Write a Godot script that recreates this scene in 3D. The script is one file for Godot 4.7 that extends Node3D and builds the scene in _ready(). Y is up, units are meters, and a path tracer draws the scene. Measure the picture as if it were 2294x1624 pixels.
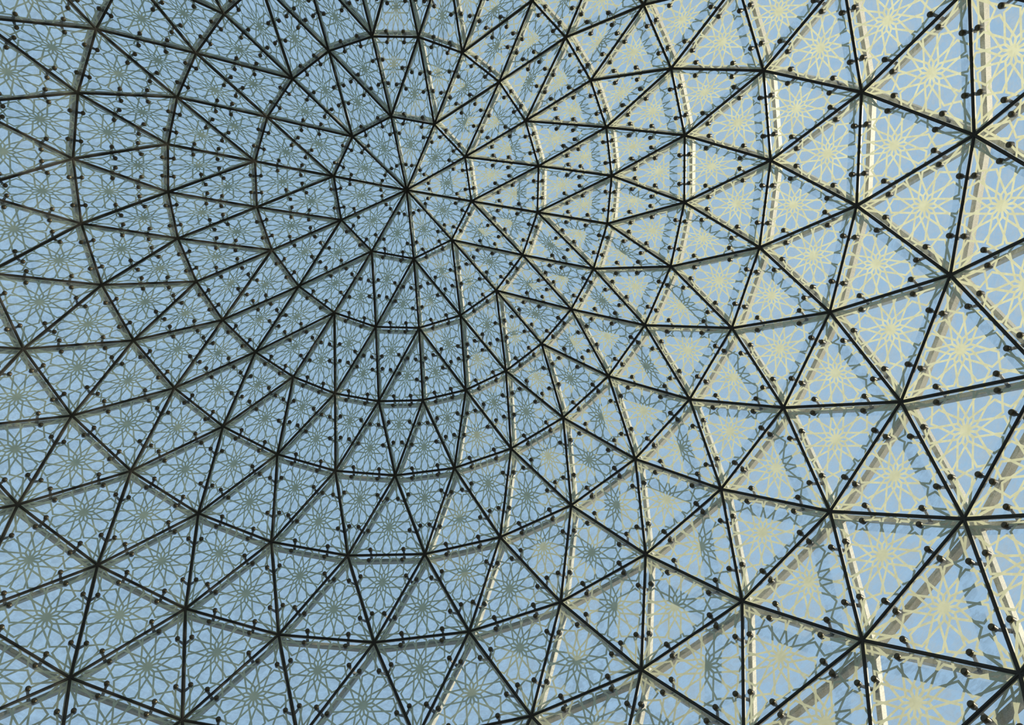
extends Node3D
# A pointed glass dome seen from the floor below: triangular panes with a printed star pattern hang on
# point fixings from a white steel lattice that stands outside the glass. A low sun shines in from one side.

const U := 1.45                      # metres per unit of the measured dome profile
const TOP := 12.5                    # height of the apex above the floor, in units
const RINGS := 10
const RAD := [0.0, 1.0, 1.9568, 2.8667, 3.6722, 4.4064, 4.9977, 5.5132, 5.8603, 6.0388, 6.072]
const LOW := [0.0, -0.34736, -0.8425, -1.46076, -2.1523, -2.97098, -3.85339, -4.798, -5.80078, -6.86173, -7.932]
const EYE := Vector3(1.43378, 1.35709, -11.3827)
const RIGHT := Vector3(0.898978, 0.437044, 0.028813)
const UPWARD := Vector3(0.426323, -0.888215, 0.171238)
const BACK := Vector3(0.10043, -0.141655, -0.984808)
const FOCAL := 1695.72
const SUN_AZ := 16.0
const SUN_EL := 4.4

const BAR_IN := 0.130 * U            # the steel bars: distance of their inner and outer faces from the glass
const BAR_OUT := 0.203 * U
const BAR_W := 0.042 * U
const SEAL_W := 0.0285 * U
const BOLT_OFF := 0.069 * U

var M := {}
var shared := {}


# ------------------------------------------------------------------ frame of the dome
func dome(v: Vector3) -> Vector3:    # measured axes (z up) to Godot's
	return Vector3(v.x, v.z, -v.y)

func ring_count(k: int) -> int:
	return 1 if k == 0 else mini(10 * k, 30)

func azimuth(k: int, i: int) -> float:
	if k == 0:
		return 0.0
	return TAU * i / (10.0 * k) if k <= 3 else deg_to_rad(12.0 * i + 6.0 * (k - 3))

func node_at(n: Vector2i) -> Vector3:
	var a := azimuth(n.x, n.y)
	return dome(Vector3(RAD[n.x] * cos(a), RAD[n.x] * sin(a), LOW[n.x] + TOP)) * U

func nd(k: int, i: int) -> Vector2i:
	return Vector2i(k, posmod(i, ring_count(k)))

func pixel(p: Vector3) -> Vector2:
	var q := p / U - dome(EYE + Vector3(0, 0, TOP))
	var depth := -q.dot(dome(BACK))
	return Vector2(1147 + FOCAL * q.dot(dome(RIGHT)) / depth, 812 - FOCAL * q.dot(dome(UPWARD)) / depth)

func in_frame(points: Array, margin := 0.0) -> bool:
	for p in points:
		var q := pixel(p)
		if q.x > -margin and q.x < 2294 + margin and q.y > -margin and q.y < 1624 + margin:
			return true
	return false


# ------------------------------------------------------------------ helpers for meshes
func begin() -> SurfaceTool:
	var st := SurfaceTool.new()
	st.begin(Mesh.PRIMITIVE_TRIANGLES)
	return st

# a flat triangle whose front looks along «out»
func tri(st: SurfaceTool, a: Vector3, b: Vector3, c: Vector3, out: Vector3) -> void:
	var n := (b - a).cross(c - a)
	if n.length_squared() < 1e-14:
		return
	n = n.normalized()
	if n.dot(out) > 0.0:
		var t := b
		b = c
		c = t
	else:
		n = -n
	for p in [a, b, c]:
		st.set_normal(n)
		st.add_vertex(p)

func quad(st: SurfaceTool, a: Vector3, b: Vector3, c: Vector3, d: Vector3, out: Vector3) -> void:
	tri(st, a, b, c, out)
	tri(st, a, c, d, out)

# a closed prism between two rings of corners, capped at both ends
func prism(st: SurfaceTool, p: Array, q: Array) -> void:
	var cp := Vector3.ZERO
	var cq := Vector3.ZERO
	for i in p.size():
		cp += p[i] / p.size()
		cq += q[i] / q.size()
	for i in p.size():
		var j := (i + 1) % p.size()
		var mid: Vector3 = (p[i] + p[j] + q[i] + q[j]) / 4.0
		quad(st, p[i], p[j], q[j], q[i], mid - (cp + cq) / 2.0)
		tri(st, cp, p[i], p[j], cp - cq)
		tri(st, cq, q[i], q[j], cq - cp)

# a profile of (radius, height) turned about the z axis, smooth except at the listed creases
func lathe(st: SurfaceTool, profile: Array, sides: int) -> void:
	for s in profile.size() - 1:
		var a: Vector2 = profile[s]
		var b: Vector2 = profile[s + 1]
		var n2 := Vector2(b.y - a.y, a.x - b.x).normalized()
		for i in sides:
			var u := TAU * i / sides
			var v := TAU * (i + 1) / sides
			var c := [Vector3(a.x * cos(u), a.x * sin(u), a.y), Vector3(a.x * cos(v), a.x * sin(v), a.y), Vector3(b.x * cos(v), b.x * sin(v), b.y), Vector3(b.x * cos(u), b.x * sin(u), b.y)]
			var ns := [Vector3(n2.x * cos(u), n2.x * sin(u), n2.y), Vector3(n2.x * cos(v), n2.x * sin(v), n2.y)]
			var idx := [0, 1, 2, 0, 2, 3]
			var cross: Vector3 = (c[1] - c[0]).cross(c[2] - c[0])
			if cross.length_squared() < 1e-16:
				cross = (c[2] - c[0]).cross(c[3] - c[0])
			if cross.dot(ns[0] + ns[1]) > 0.0:
				idx = [0, 2, 1, 0, 3, 2]
			for k in idx:
				st.set_normal(ns[0] if k == 0 or k == 3 else ns[1])
				st.add_vertex(c[k])

func part(called: String, mesh: Mesh, mat: Material, parent: Node, at := Transform3D()) -> MeshInstance3D:
	var o := MeshInstance3D.new()
	o.name = called
	o.mesh = mesh
	if mat:
		o.material_override = mat
	o.transform = at
	o.cast_shadow = GeometryInstance3D.SHADOW_CASTING_SETTING_ON
	parent.add_child(o, true)
	return o

func top(called: String, label: String, category: String, structure := false) -> Node3D:
	var o := Node3D.new()
	o.name = called
	o.set_meta("label", label)
	o.set_meta("category", category)
	if structure:
		o.set_meta("kind", "structure")
	add_child(o, true)
	return o


# ------------------------------------------------------------------ materials
func dust_texture() -> ImageTexture:
	var side := 1024
	var cloud := FastNoiseLite.new()
	cloud.seed = 11
	cloud.noise_type = FastNoiseLite.TYPE_SIMPLEX_SMOOTH
	cloud.frequency = 0.012
	cloud.fractal_octaves = 4
	cloud.domain_warp_enabled = true
	cloud.domain_warp_amplitude = 22.0
	cloud.domain_warp_frequency = 0.02
	var stroke := FastNoiseLite.new()
	stroke.seed = 5
	stroke.noise_type = FastNoiseLite.TYPE_SIMPLEX
	stroke.frequency = 0.045
	stroke.fractal_octaves = 3
	stroke.domain_warp_enabled = true
	stroke.domain_warp_amplitude = 55.0
	stroke.domain_warp_frequency = 0.011
	var a := cloud.get_seamless_image(side, side)
	var b := stroke.get_seamless_image(side / 2, side)
	b.resize(side, side, Image.INTERPOLATE_CUBIC)
	a.convert(Image.FORMAT_L8)
	b.convert(Image.FORMAT_L8)
	var da := a.get_data()
	var db := b.get_data()
	var out := PackedByteArray()
	out.resize(side * side * 4)
	for i in side * side:
		var x := da[i] / 255.0
		var y := db[i] / 255.0
		var v := clampf(0.60 + (x - 0.5) * 3.6 + (y - 0.5) * 4.4 * (0.35 + x), 0.0, 1.0)
		out[i * 4] = 255
		out[i * 4 + 1] = 255
		out[i * 4 + 2] = 255
		out[i * 4 + 3] = int(v * 255.0)
	return ImageTexture.create_from_image(Image.create_from_data(side, side, false, Image.FORMAT_RGBA8, out))

func grain_texture() -> ImageTexture:
	var n := FastNoiseLite.new()
	n.seed = 3
	n.frequency = 0.06
	n.fractal_octaves = 4
	var im := n.get_seamless_image(512, 512)
	im.convert(Image.FORMAT_L8)
	var d := im.get_data()
	var out := PackedByteArray()
	out.resize(512 * 512 * 3)
	for i in 512 * 512:
		var v := clampf(0.86 + (d[i] / 255.0 - 0.5) * 0.5, 0.0, 1.0)
		out[i * 3] = int(v * 255.0)
		out[i * 3 + 1] = int(v * 254.0)
		out[i * 3 + 2] = int(v * 250.0)
	return ImageTexture.create_from_image(Image.create_from_data(512, 512, false, Image.FORMAT_RGB8, out))

func mat(called: String, c: Color, rough: float, metal := 0.0) -> StandardMaterial3D:
	var m := StandardMaterial3D.new()
	m.resource_name = called
	m.albedo_color = c.linear_to_srgb()
	m.roughness = rough
	m.metallic = metal
	M[called] = m
	return m

func materials() -> void:
	var m := mat("glass", Color(0.05, 0.06, 0.055), 0.02)
	m.transparency = BaseMaterial3D.TRANSPARENCY_ALPHA
	m.albedo_color.a = 0.49
	m = mat("dust", Color(0.62, 0.63, 0.60), 0.9)
	m.transparency = BaseMaterial3D.TRANSPARENCY_ALPHA
	m.albedo_color.a = 0.29
	m.albedo_texture = dust_texture()
	m.uv1_triplanar = true
	m.uv1_world_triplanar = true
	m.uv1_scale = Vector3(0.36, 0.36, 0.36)
	m.metallic_specular = 0.0
	m.backlight_enabled = true
	m.backlight = Color(1, 1, 1)
	m = mat("enamel", Color(0.62, 0.66, 0.45), 0.8)
	m.metallic_specular = 0.2
	m.backlight_enabled = true
	m.backlight = Color(0.86, 0.87, 0.63).linear_to_srgb()
	mat("sealant", Color(0.030, 0.029, 0.025), 0.5)
	mat("spacer", Color(0.66, 0.66, 0.62), 0.35)
	m = mat("paint", Color(0.76, 0.76, 0.69), 0.5)
	m.albedo_texture = grain_texture()
	m.uv1_triplanar = true
	m.uv1_world_triplanar = true
	m.uv1_scale = Vector3(2.2, 2.2, 2.2)
	mat("bolt", Color(0.13, 0.115, 0.085), 0.40, 0.9)
	mat("rubber", Color(0.02, 0.02, 0.02), 0.4)
	mat("bracket", Color(0.10, 0.105, 0.115), 0.5, 0.3)
	mat("plaster", Color(0.32, 0.29, 0.23), 0.9)
	mat("stone", Color(0.34, 0.30, 0.24), 0.7)


# ------------------------------------------------------------------ the printed star pattern
# Drawn in a triangle with corners (2, 0) and (-1, +-sqrt 3). Every cell of the pattern is given by the
# middles of the lines round it; the print is the band between that outline and the cell drawn in by half a line.
const HALF_LINE := 0.0268

func polar(r: float, deg: float) -> Vector2:
	return Vector2(r * cos(deg_to_rad(deg)), r * sin(deg_to_rad(deg)))

func cells() -> Array:
	var w := HALF_LINE
	var t := 0.372
	var p := 0.262
	var b := 0.70
	var sh := Vector2(0.892, 0.188)
	var xr := 0.985
	var q := Vector2(1.092, 0.187)
	var qa := Vector2(1.03, 0.325)
	var b1 := Vector2(1.295, 0.165)
	var ti := Vector2(1.60, 0.0)
	var pe := Vector2(1.80, 0.11547)
	var v := Vector2(2, 0)
	var out := []
	var turn := func(a: Vector2, deg: float): return a.rotated(deg_to_rad(deg))
	var flip := func(a: Vector2): return Vector2(a.x, -a.y)
	for j in 12:
		var g := 30.0 * j
		out.append([[Vector2.ZERO, polar(p, g - 15), polar(t, g), polar(p, g + 15)], [w * 1.25, w, w, w * 1.25]])
		out.append([[polar(p, g + 15), polar(t, g), polar(b, g + 15), polar(t, g + 30)], [w, w, w, w]])
		var tip := 1.0 if j % 4 == 2 else xr
		out.append([[polar(t, g), polar(b, g + 15), turn.call(sh, g), polar(tip, g), turn.call(flip.call(sh), g), polar(b, g - 15)], [w, w, w, w, w, w]])
	for k in 3:
		var g := 120.0 * k
		out.append([[Vector2(xr, 0), q, b1, ti, flip.call(b1), flip.call(q)].map(func(a): return turn.call(a, g)), [w, w, w, w, w, w]])
		out.append([[ti, pe, v, flip.call(pe)].map(func(a): return turn.call(a, g)), [w, 0.075, 0.075, w]])
		for s in [1, -1]:
			var e1 := Vector2(polar(xr, 30).x, (1.0 - polar(xr, 30).x * 0.5) / 0.8660254)
			var star := [polar(b, 15), sh, Vector2(xr, 0), q, b1, qa, polar(xr, 30), flip.call(sh).rotated(deg_to_rad(30))]
			var edge_star := [polar(b, 45), sh.rotated(deg_to_rad(30)), polar(xr, 30), e1, polar(1.0, 60), flip.call(sh).rotated(deg_to_rad(60))]
			var side := [polar(xr, 30), qa, b1, pe, e1]
			var kite := [b1, ti, pe]
			for c in [[star, [w, w, w, w, w, w, w, w]], [edge_star, [w, w, w, 0.0, w, w]], [side, [w, w, w, 0.0, w]], [kite, [w, w, w * 1.4]]]:
				var poly: Array = c[0].map(func(a): return (a if s > 0 else flip.call(a)).rotated(deg_to_rad(g)))
				out.append([poly, c[1]])
	return out

# the same outline with each side moved inwards by its own amount
func drawn_in(poly: Array, by: Array) -> Array:
	var n := poly.size()
	var area := 0.0
	for i in n:
		area += poly[i].cross(poly[(i + 1) % n])
	var way := 1.0 if area > 0 else -1.0
	var out := []
	for i in n:
		var a: Vector2 = poly[(i + n - 1) % n]
		var b: Vector2 = poly[i]
		var c: Vector2 = poly[(i + 1) % n]
		var d1 := (b - a).normalized()
		var d2 := (c - b).normalized()
		var n1 := Vector2(-d1.y, d1.x) * way
		var n2 := Vector2(-d2.y, d2.x) * way
		var p1: Vector2 = b + n1 * by[(i + n - 1) % n]
		var p2: Vector2 = b + n2 * by[i]
		var den := d1.cross(d2)
		if absf(den) < 0.03:
			out.append((p1 + p2) / 2.0)
		else:
			out.append(p1 + d1 * ((p2 - p1).cross(d2) / den))
	return out

var bands := []                      # quads of the print, four corners each

func make_bands() -> void:
	for c in cells():
		var inner := drawn_in(c[0], c[1])
		var n: int = c[0].size()
		for i in n:
			bands.append([c[0][i], c[0][(i + 1) % n], inner[(i + 1) % n], inner[i]])

func affine(p: Vector2, corners: Array) -> Vector2:   # from the pattern's triangle to a pane's own plane
	var wa := (p.x + 1.0) / 3.0
	var wb := (1.0 - wa) / 2.0 + p.y / (2.0 * sqrt(3.0))
	return corners[0] * wa + corners[1] * wb + corners[2] * (1.0 - wa - wb)


# ------------------------------------------------------------------ topology
func all_tris() -> Array:
	var out := []
	for k in RINGS:
		var n1 := ring_count(k + 1)
		if k == 0:
			for i in 10:
				out.append([nd(0, 0), nd(1, i), nd(1, i + 1)])
		elif k < 3:
			for s in 10:
				for j in k:
					out.append([nd(k + 1, s * (k + 1) + j + 1), nd(k, s * k + j), nd(k, s * k + j + 1)])
				for j in k + 1:
					out.append([nd(k, s * k + j), nd(k + 1, s * (k + 1) + j), nd(k + 1, s * (k + 1) + j + 1)])
		else:
			for i in 30:
				out.append([nd(k + 1, i), nd(k, i), nd(k, i + 1)])
				out.append([nd(k, i), nd(k + 1, i - 1), nd(k + 1, i)])
	return out

func edge_key(a: Vector2i, b: Vector2i) -> Array:
	return [a, b] if a < b else [b, a]

func outward(a: Vector3, b: Vector3, c: Vector3) -> Vector3:
	var n := (b - a).cross(c - a).normalized()
	var m := (a + b + c) / 3.0 - Vector3(0, (TOP - 6.5) * U, 0)
	return n if n.dot(m) > 0 else -n


func _ready() -> void:
	# ---------------------------------------------------------------- camera, sky, sun, exposure
	var cam := Camera3D.new()
	cam.name = "camera"
	cam.fov = rad_to_deg(2.0 * atan(812.0 / FOCAL))
	cam.near = 0.1
	cam.far = 200.0
	cam.transform = Transform3D(Basis(dome(RIGHT), dome(UPWARD), dome(BACK)), dome(EYE + Vector3(0, 0, TOP)) * U)
	add_child(cam)
	var sky_mat := ProceduralSkyMaterial.new()
	sky_mat.sky_top_color = Color(0.345, 0.54, 0.74).linear_to_srgb()
	sky_mat.sky_horizon_color = Color(0.44, 0.57, 0.71).linear_to_srgb()
	sky_mat.sky_curve = 0.12
	sky_mat.ground_bottom_color = Color(0.16, 0.15, 0.13).linear_to_srgb()
	sky_mat.ground_horizon_color = Color(0.30, 0.29, 0.26).linear_to_srgb()
	var sky := Sky.new()
	sky.sky_material = sky_mat
	var env := Environment.new()
	env.background_mode = Environment.BG_SKY
	env.sky = sky
	env.tonemap_mode = Environment.TONE_MAPPER_LINEAR
	env.tonemap_exposure = 1.86
	env.sdfgi_enabled = true
	env.ssao_enabled = true
	env.ssil_enabled = true
	var we := WorldEnvironment.new()
	we.name = "world"
	we.environment = env
	add_child(we)
	var sun := DirectionalLight3D.new()
	sun.name = "low_sun"
	sun.light_color = Color(1.0, 0.90, 0.68).linear_to_srgb()
	sun.light_energy = 1.68
	sun.light_angular_distance = 0.55
	sun.shadow_enabled = true
	sun.sky_mode = DirectionalLight3D.SKY_MODE_LIGHT_ONLY
	var az := deg_to_rad(SUN_AZ)
	var el := deg_to_rad(SUN_EL)
	var toward := dome(Vector3(cos(el) * cos(az), cos(el) * sin(az), sin(el)))
	sun.transform = Transform3D(Basis.looking_at(-toward, Vector3.UP), Vector3.ZERO)
	add_child(sun)

	materials()
	make_bands()

	# ---------------------------------------------------------------- the drum and the floor under the dome
	var rim: float = (LOW[RINGS] + TOP) * U
	var wall := top("wall_round", "plain round plaster wall under the glass dome, below the picture", "wall", true)
	var st := begin()
	var r_in: float = RAD[RINGS] * U - 0.02
	lathe(st, [Vector2(r_in, rim - 0.25), Vector2(r_in, 0.0)], 60)
	lathe(st, [Vector2(r_in, 0.0), Vector2(r_in + 0.7, 0.0), Vector2(r_in + 0.7, rim - 0.25), Vector2(r_in, rim - 0.25)], 60)
	part("plaster_ring", st.commit(), M.plaster, wall, Transform3D(Basis(Vector3.RIGHT, Vector3.BACK, Vector3.UP), Vector3.ZERO).rotated(Vector3.RIGHT, 0.0))
	var floor_ := top("floor", "plain stone floor under the glass dome, below the picture", "floor", true)
	st = begin()
	lathe(st, [Vector2(0.0, 0.0), Vector2(r_in + 0.7, 0.0), Vector2(r_in + 0.7, -0.3), Vector2(0.0, -0.3)], 60)
	part("stone_slab", st.commit(), M.stone, floor_, Transform3D(Basis(Vector3.RIGHT, Vector3.BACK, Vector3.UP), Vector3.ZERO))

	# ---------------------------------------------------------------- measure the net
	var tris := all_tris()
	var edges := {}                  # key -> [sum of normals, list of triangles]
	var pins := {}                   # node -> sum of normals
	var angle := {}                  # [edge key, node] -> smallest angle there
	for t in tris:
		var p: Array = t.map(node_at)
		var n := outward(p[0], p[1], p[2])
		for i in 3:
			var key := edge_key(t[i], t[(i + 1) % 3])
			if not edges.has(key):
				edges[key] = [Vector3.ZERO, []]
			edges[key][0] += n
			edges[key][1].append(t)
			pins[t[i]] = pins.get(t[i], Vector3.ZERO) + n
			var a: float = (p[(i + 1) % 3] - p[i]).angle_to(p[(i + 2) % 3] - p[i])
			for o in [1, 2]:
				var k2 := [edge_key(t[i], t[(i + o) % 3]), t[i]]
				angle[k2] = minf(angle.get(k2, 9.0), a)
	var reach := func(a: Vector2i, b: Vector2i) -> float:      # how far from corner a the fixings sit on edge ab
		var l := node_at(a).distance_to(node_at(b))
		if a.x == 0:
			return 0.37 * U
		if b.x == 0:
			return 0.24 * U
		return maxf(0.128 * U / tan(angle[[edge_key(a, b), a]] / 2.0), 0.285 * l)

	# ---------------------------------------------------------------- the glass skin
	var roof := top("ceiling", "pointed dome of triangular glass panes printed with pale star rosettes, dark sealed joints", "glass dome", true)
	st = begin()
	lathe(st, [Vector2(0.0, -0.030), Vector2(0.014, -0.0295), Vector2(0.025, -0.027), Vector2(0.032, -0.022), Vector2(0.036, -0.014), Vector2(0.037, -0.002), Vector2(0.033, 0.0)], 18)
	var bolt_mesh := st.commit()
	st = begin()                     # the black washer and nut behind the pane are a second surface
	lathe(st, [Vector2(0.036, 0.0), Vector2(0.036, 0.040), Vector2(0.021, 0.042), Vector2(0.017, 0.064), Vector2(0.0, 0.064)], 14)
	bolt_mesh = st.commit(bolt_mesh)
	bolt_mesh.surface_set_material(0, M.bolt)
	bolt_mesh.surface_set_material(1, M.rubber)
	var far_glass := begin()
	var far_print := begin()
	var far_dust := begin()
	var any_far := false
	for t in tris:
		var p: Array = t.map(node_at)
		var n := outward(p[0], p[1], p[2])
		if (p[1] - p[0]).cross(p[2] - p[0]).dot(n) < 0:
			t = [t[0], t[2], t[1]]
			p = [p[0], p[2], p[1]]
		var mid: Vector3 = (p[0] + p[1] + p[2]) / 3.0
		var bx: Vector3 = (p[0] - mid).normalized()
		var at := Transform3D(Basis(bx, n.cross(bx), n), mid)
		var inv := at.affine_inverse()
		var c: Array = p.map(func(v): var l: Vector3 = inv * v; return Vector2(l.x, l.y))
		var pts := [mid, p[0], p[1], p[2], (p[0] + p[1]) / 2, (p[1] + p[2]) / 2, (p[2] + p[0]) / 2]
		if not in_frame(pts):
			any_far = true
			tri(far_glass, p[0], p[1], p[2], -n)
			tri(far_dust, p[0] + n * 0.007, p[1] + n * 0.007, p[2] + n * 0.007, -n)
			for b in bands:
				var v: Array = b.map(func(a): var w := affine(a, c); return at * Vector3(w.x, w.y, 0.003))
				quad(far_print, v[0], v[1], v[2], v[3], -n)
			continue
		var kind := "%d %d %d" % [roundi(p[0].distance_to(p[1]) * 500), roundi(p[1].distance_to(p[2]) * 500), roundi(p[2].distance_to(p[0]) * 500)]
		if not shared.has(kind):
			var g := begin()
			tri(g, Vector3(c[0].x, c[0].y, 0), Vector3(c[1].x, c[1].y, 0), Vector3(c[2].x, c[2].y, 0), Vector3(0, 0, -1))
			var d := begin()
			tri(d, Vector3(c[0].x, c[0].y, 0.007), Vector3(c[1].x, c[1].y, 0.007), Vector3(c[2].x, c[2].y, 0.007), Vector3(0, 0, -1))
			var f := begin()
			for b in bands:
				var v: Array = b.map(func(a): var w := affine(a, c); return Vector3(w.x, w.y, 0.003))
				quad(f, v[0], v[1], v[2], v[3], Vector3(0, 0, -1))
			shared[kind] = [g.commit(), d.commit(), f.commit()]
		var pane := part("glass_pane", shared[kind][0], M.glass, roof, at)
		part("star_print", shared[kind][2], M.enamel, pane)
		part("dust_film", shared[kind][1], M.dust, pane)
		for i in 3:
			for o in [1, 2]:
				var a: Vector2i = t[i]
				var b: Vector2i = t[(i + o) % 3]
				var along: Vector2 = (c[(i + o) % 3] - c[i]).normalized()
				var inner := Vector2(-along.y, along.x) * (1.0 if o == 1 else -1.0)
				var spot: Vector2 = c[i] + along * reach.call(a, b) + inner * BOLT_OFF
				part("fixing_bolt", bolt_mesh, null, pane, Transform3D(Basis.from_euler(Vector3(0, 0, spot.x * 37.0)), Vector3(spot.x, spot.y, 0)))
	if any_far:
		part("glass_panes", far_glass.commit(), M.glass, roof).set_meta("kind", "stuff")
		part("dust_films", far_dust.commit(), M.dust, roof).set_meta("kind", "stuff")
		part("star_prints", far_print.commit(), M.enamel, roof).set_meta("kind", "stuff")

	# ---------------------------------------------------------------- joints, bars, brackets, hubs
	var frame := top("dome_frame", "white painted steel lattice of thin bars and hubs outside the glass dome", "steel frame")
	var bracket := begin()
	for s in [1.0, -1.0]:
		var a := Vector3(0, 0, BAR_IN + 0.004)
		var b := Vector3(0, s * BOLT_OFF, 0.045)
		var d := (b - a).normalized()
		var wide := Vector3(1, 0, 0)
		var thick := d.cross(wide) * 0.006
		prism(bracket, [a + wide * 0.026 + thick, a + wide * 0.026 - thick, a - wide * 0.026 - thick, a - wide * 0.026 + thick], [b + wide * 0.016 + thick, b + wide * 0.016 - thick, b - wide * 0.016 - thick, b - wide * 0.016 + thick])
	var bracket_mesh := bracket.commit()
	var hub := begin()
	lathe(hub, [Vector2(0.0, BAR_IN - 0.045), Vector2(0.024, BAR_IN - 0.043), Vector2(0.026, BAR_IN - 0.02), Vector2(0.056, BAR_IN - 0.018), Vector2(0.062, BAR_IN - 0.010), Vector2(0.062, BAR_OUT + 0.010), Vector2(0.0, BAR_OUT + 0.014)], 20)
	var hub_mesh := hub.commit()
	var list := []
	for key in edges:
		var a := node_at(key[0])
		var b := node_at(key[1])
		var size := 0.0
		if in_frame([a, b, (a + b) / 2.0, a.lerp(b, 0.25), a.lerp(b, 0.75)]):
			size = pixel(a).distance_to(pixel(b))
		list.append([size, key])
	list.sort_custom(func(x, y): return x[0] > y[0])
	var far_bar := begin()
	var far_seal := begin()
	var far_spacer := begin()
	var far_bracket := []
	for e in list.size():
		var key: Array = list[e][1]
		var own: bool = e < 300 and list[e][0] > 0.0
		var a := node_at(key[0])
		var b := node_at(key[1])
		var n: Vector3 = edges[key][0].normalized()
		var d := (b - a).normalized()
		n = (n - d * n.dot(d)).normalized()
		var t := n.cross(d)
		var at := Transform3D(Basis(d, t, n), (a + b) / 2.0)
		var inv := at.affine_inverse() if own else Transform3D()
		var na: Vector3 = pins[key[0]].normalized()
		var nb: Vector3 = pins[key[1]].normalized()
		# the bar: a rectangular tube with small chamfers
		var hw := BAR_W / 2.0
		var ch := 0.006
		var shape := [Vector2(-hw + ch, BAR_IN), Vector2(hw - ch, BAR_IN), Vector2(hw, BAR_IN + ch), Vector2(hw, BAR_OUT - ch), Vector2(hw - ch, BAR_OUT), Vector2(-hw + ch, BAR_OUT), Vector2(-hw, BAR_OUT - ch), Vector2(-hw, BAR_IN + ch)]
		var pa := []
		var pb := []
		for s in shape:
			pa.append(inv * (a + na * (s.y / na.dot(n)) + t * s.x + d * 0.045))
			pb.append(inv * (b + nb * (s.y / nb.dot(n)) + t * s.x - d * 0.045))
		var bar_st := begin() if own else far_bar
		prism(bar_st, pa, pb)
		# the joint: a dark bead of sealant, slightly proud on the inside, on a pale backing strip
		var sw := SEAL_W / 2.0
		var bead := [Vector2(-sw, 0.002), Vector2(-sw, -0.004), Vector2(-sw * 0.55, -0.0045), Vector2(-sw * 0.3, -0.009), Vector2(sw * 0.3, -0.009), Vector2(sw * 0.55, -0.0045), Vector2(sw, -0.004), Vector2(sw, 0.002)]
		var back := [Vector2(-sw * 0.96, 0.003), Vector2(sw * 0.96, 0.003), Vector2(sw * 0.96, 0.022), Vector2(-sw * 0.96, 0.022)]
		var seal_st := begin() if own else far_seal
		var spacer_st := begin() if own else far_spacer
		for x in [[bead, seal_st], [back, spacer_st]]:
			pa = x[0].map(func(s): return inv * (a + n * s.y + t * s.x))
			pb = x[0].map(func(s): return inv * (b + n * s.y + t * s.x))
			prism(x[1], pa, pb)
		var spots := []
		if key[0].x < RINGS or key[1].x < RINGS:
			for s in [[a, d, reach.call(key[0], key[1])], [b, -d, reach.call(key[1], key[0])]]:
				spots.append(Transform3D(Basis(d, t, n), s[0] + s[1] * s[2]))
		if own:
			var bar := part("frame_bar", bar_st.commit(), M.paint, frame, at)
			for s in spots:
				part("fixing_bracket", bracket_mesh, M.bracket, bar, inv * s)
			var seal := part("joint_seal", seal_st.commit(), M.sealant, roof, at)
			part("backing_strip", spacer_st.commit(), M.spacer, seal)
		else:
			far_bracket.append_array(spots)
	part("frame_bars", far_bar.commit(), M.paint, frame).set_meta("kind", "stuff")
	part("joint_seals", far_seal.commit(), M.sealant, roof).set_meta("kind", "stuff")
	part("backing_strips", far_spacer.commit(), M.spacer, roof).set_meta("kind", "stuff")
	var mm := MultiMesh.new()
	mm.transform_format = MultiMesh.TRANSFORM_3D
	mm.mesh = bracket_mesh
	mm.instance_count = far_bracket.size()
	for i in far_bracket.size():
		mm.set_instance_transform(i, far_bracket[i])
	var mi := MultiMeshInstance3D.new()
	mi.name = "fixing_brackets"
	mi.multimesh = mm
	mi.material_override = M.bracket
	mi.set_meta("kind", "stuff")
	frame.add_child(mi, true)
	var far_hub := []
	for pin in pins:
		var p := node_at(pin)
		var n: Vector3 = pins[pin].normalized()
		var side := n.cross(Vector3.UP)
		side = Vector3.RIGHT if side.length() < 0.01 else side.normalized()
		var at := Transform3D(Basis(side, n.cross(side), n), p)
		if in_frame([p], 12.0):
			part("node_hub", hub_mesh, M.paint, frame, at)
		else:
			far_hub.append(at)
	mm = MultiMesh.new()
	mm.transform_format = MultiMesh.TRANSFORM_3D
	mm.mesh = hub_mesh
	mm.instance_count = far_hub.size()
	for i in far_hub.size():
		mm.set_instance_transform(i, far_hub[i])
	mi = MultiMeshInstance3D.new()
	mi.name = "node_hubs"
	mi.multimesh = mm
	mi.material_override = M.paint
	mi.set_meta("kind", "stuff")
	frame.add_child(mi, true)
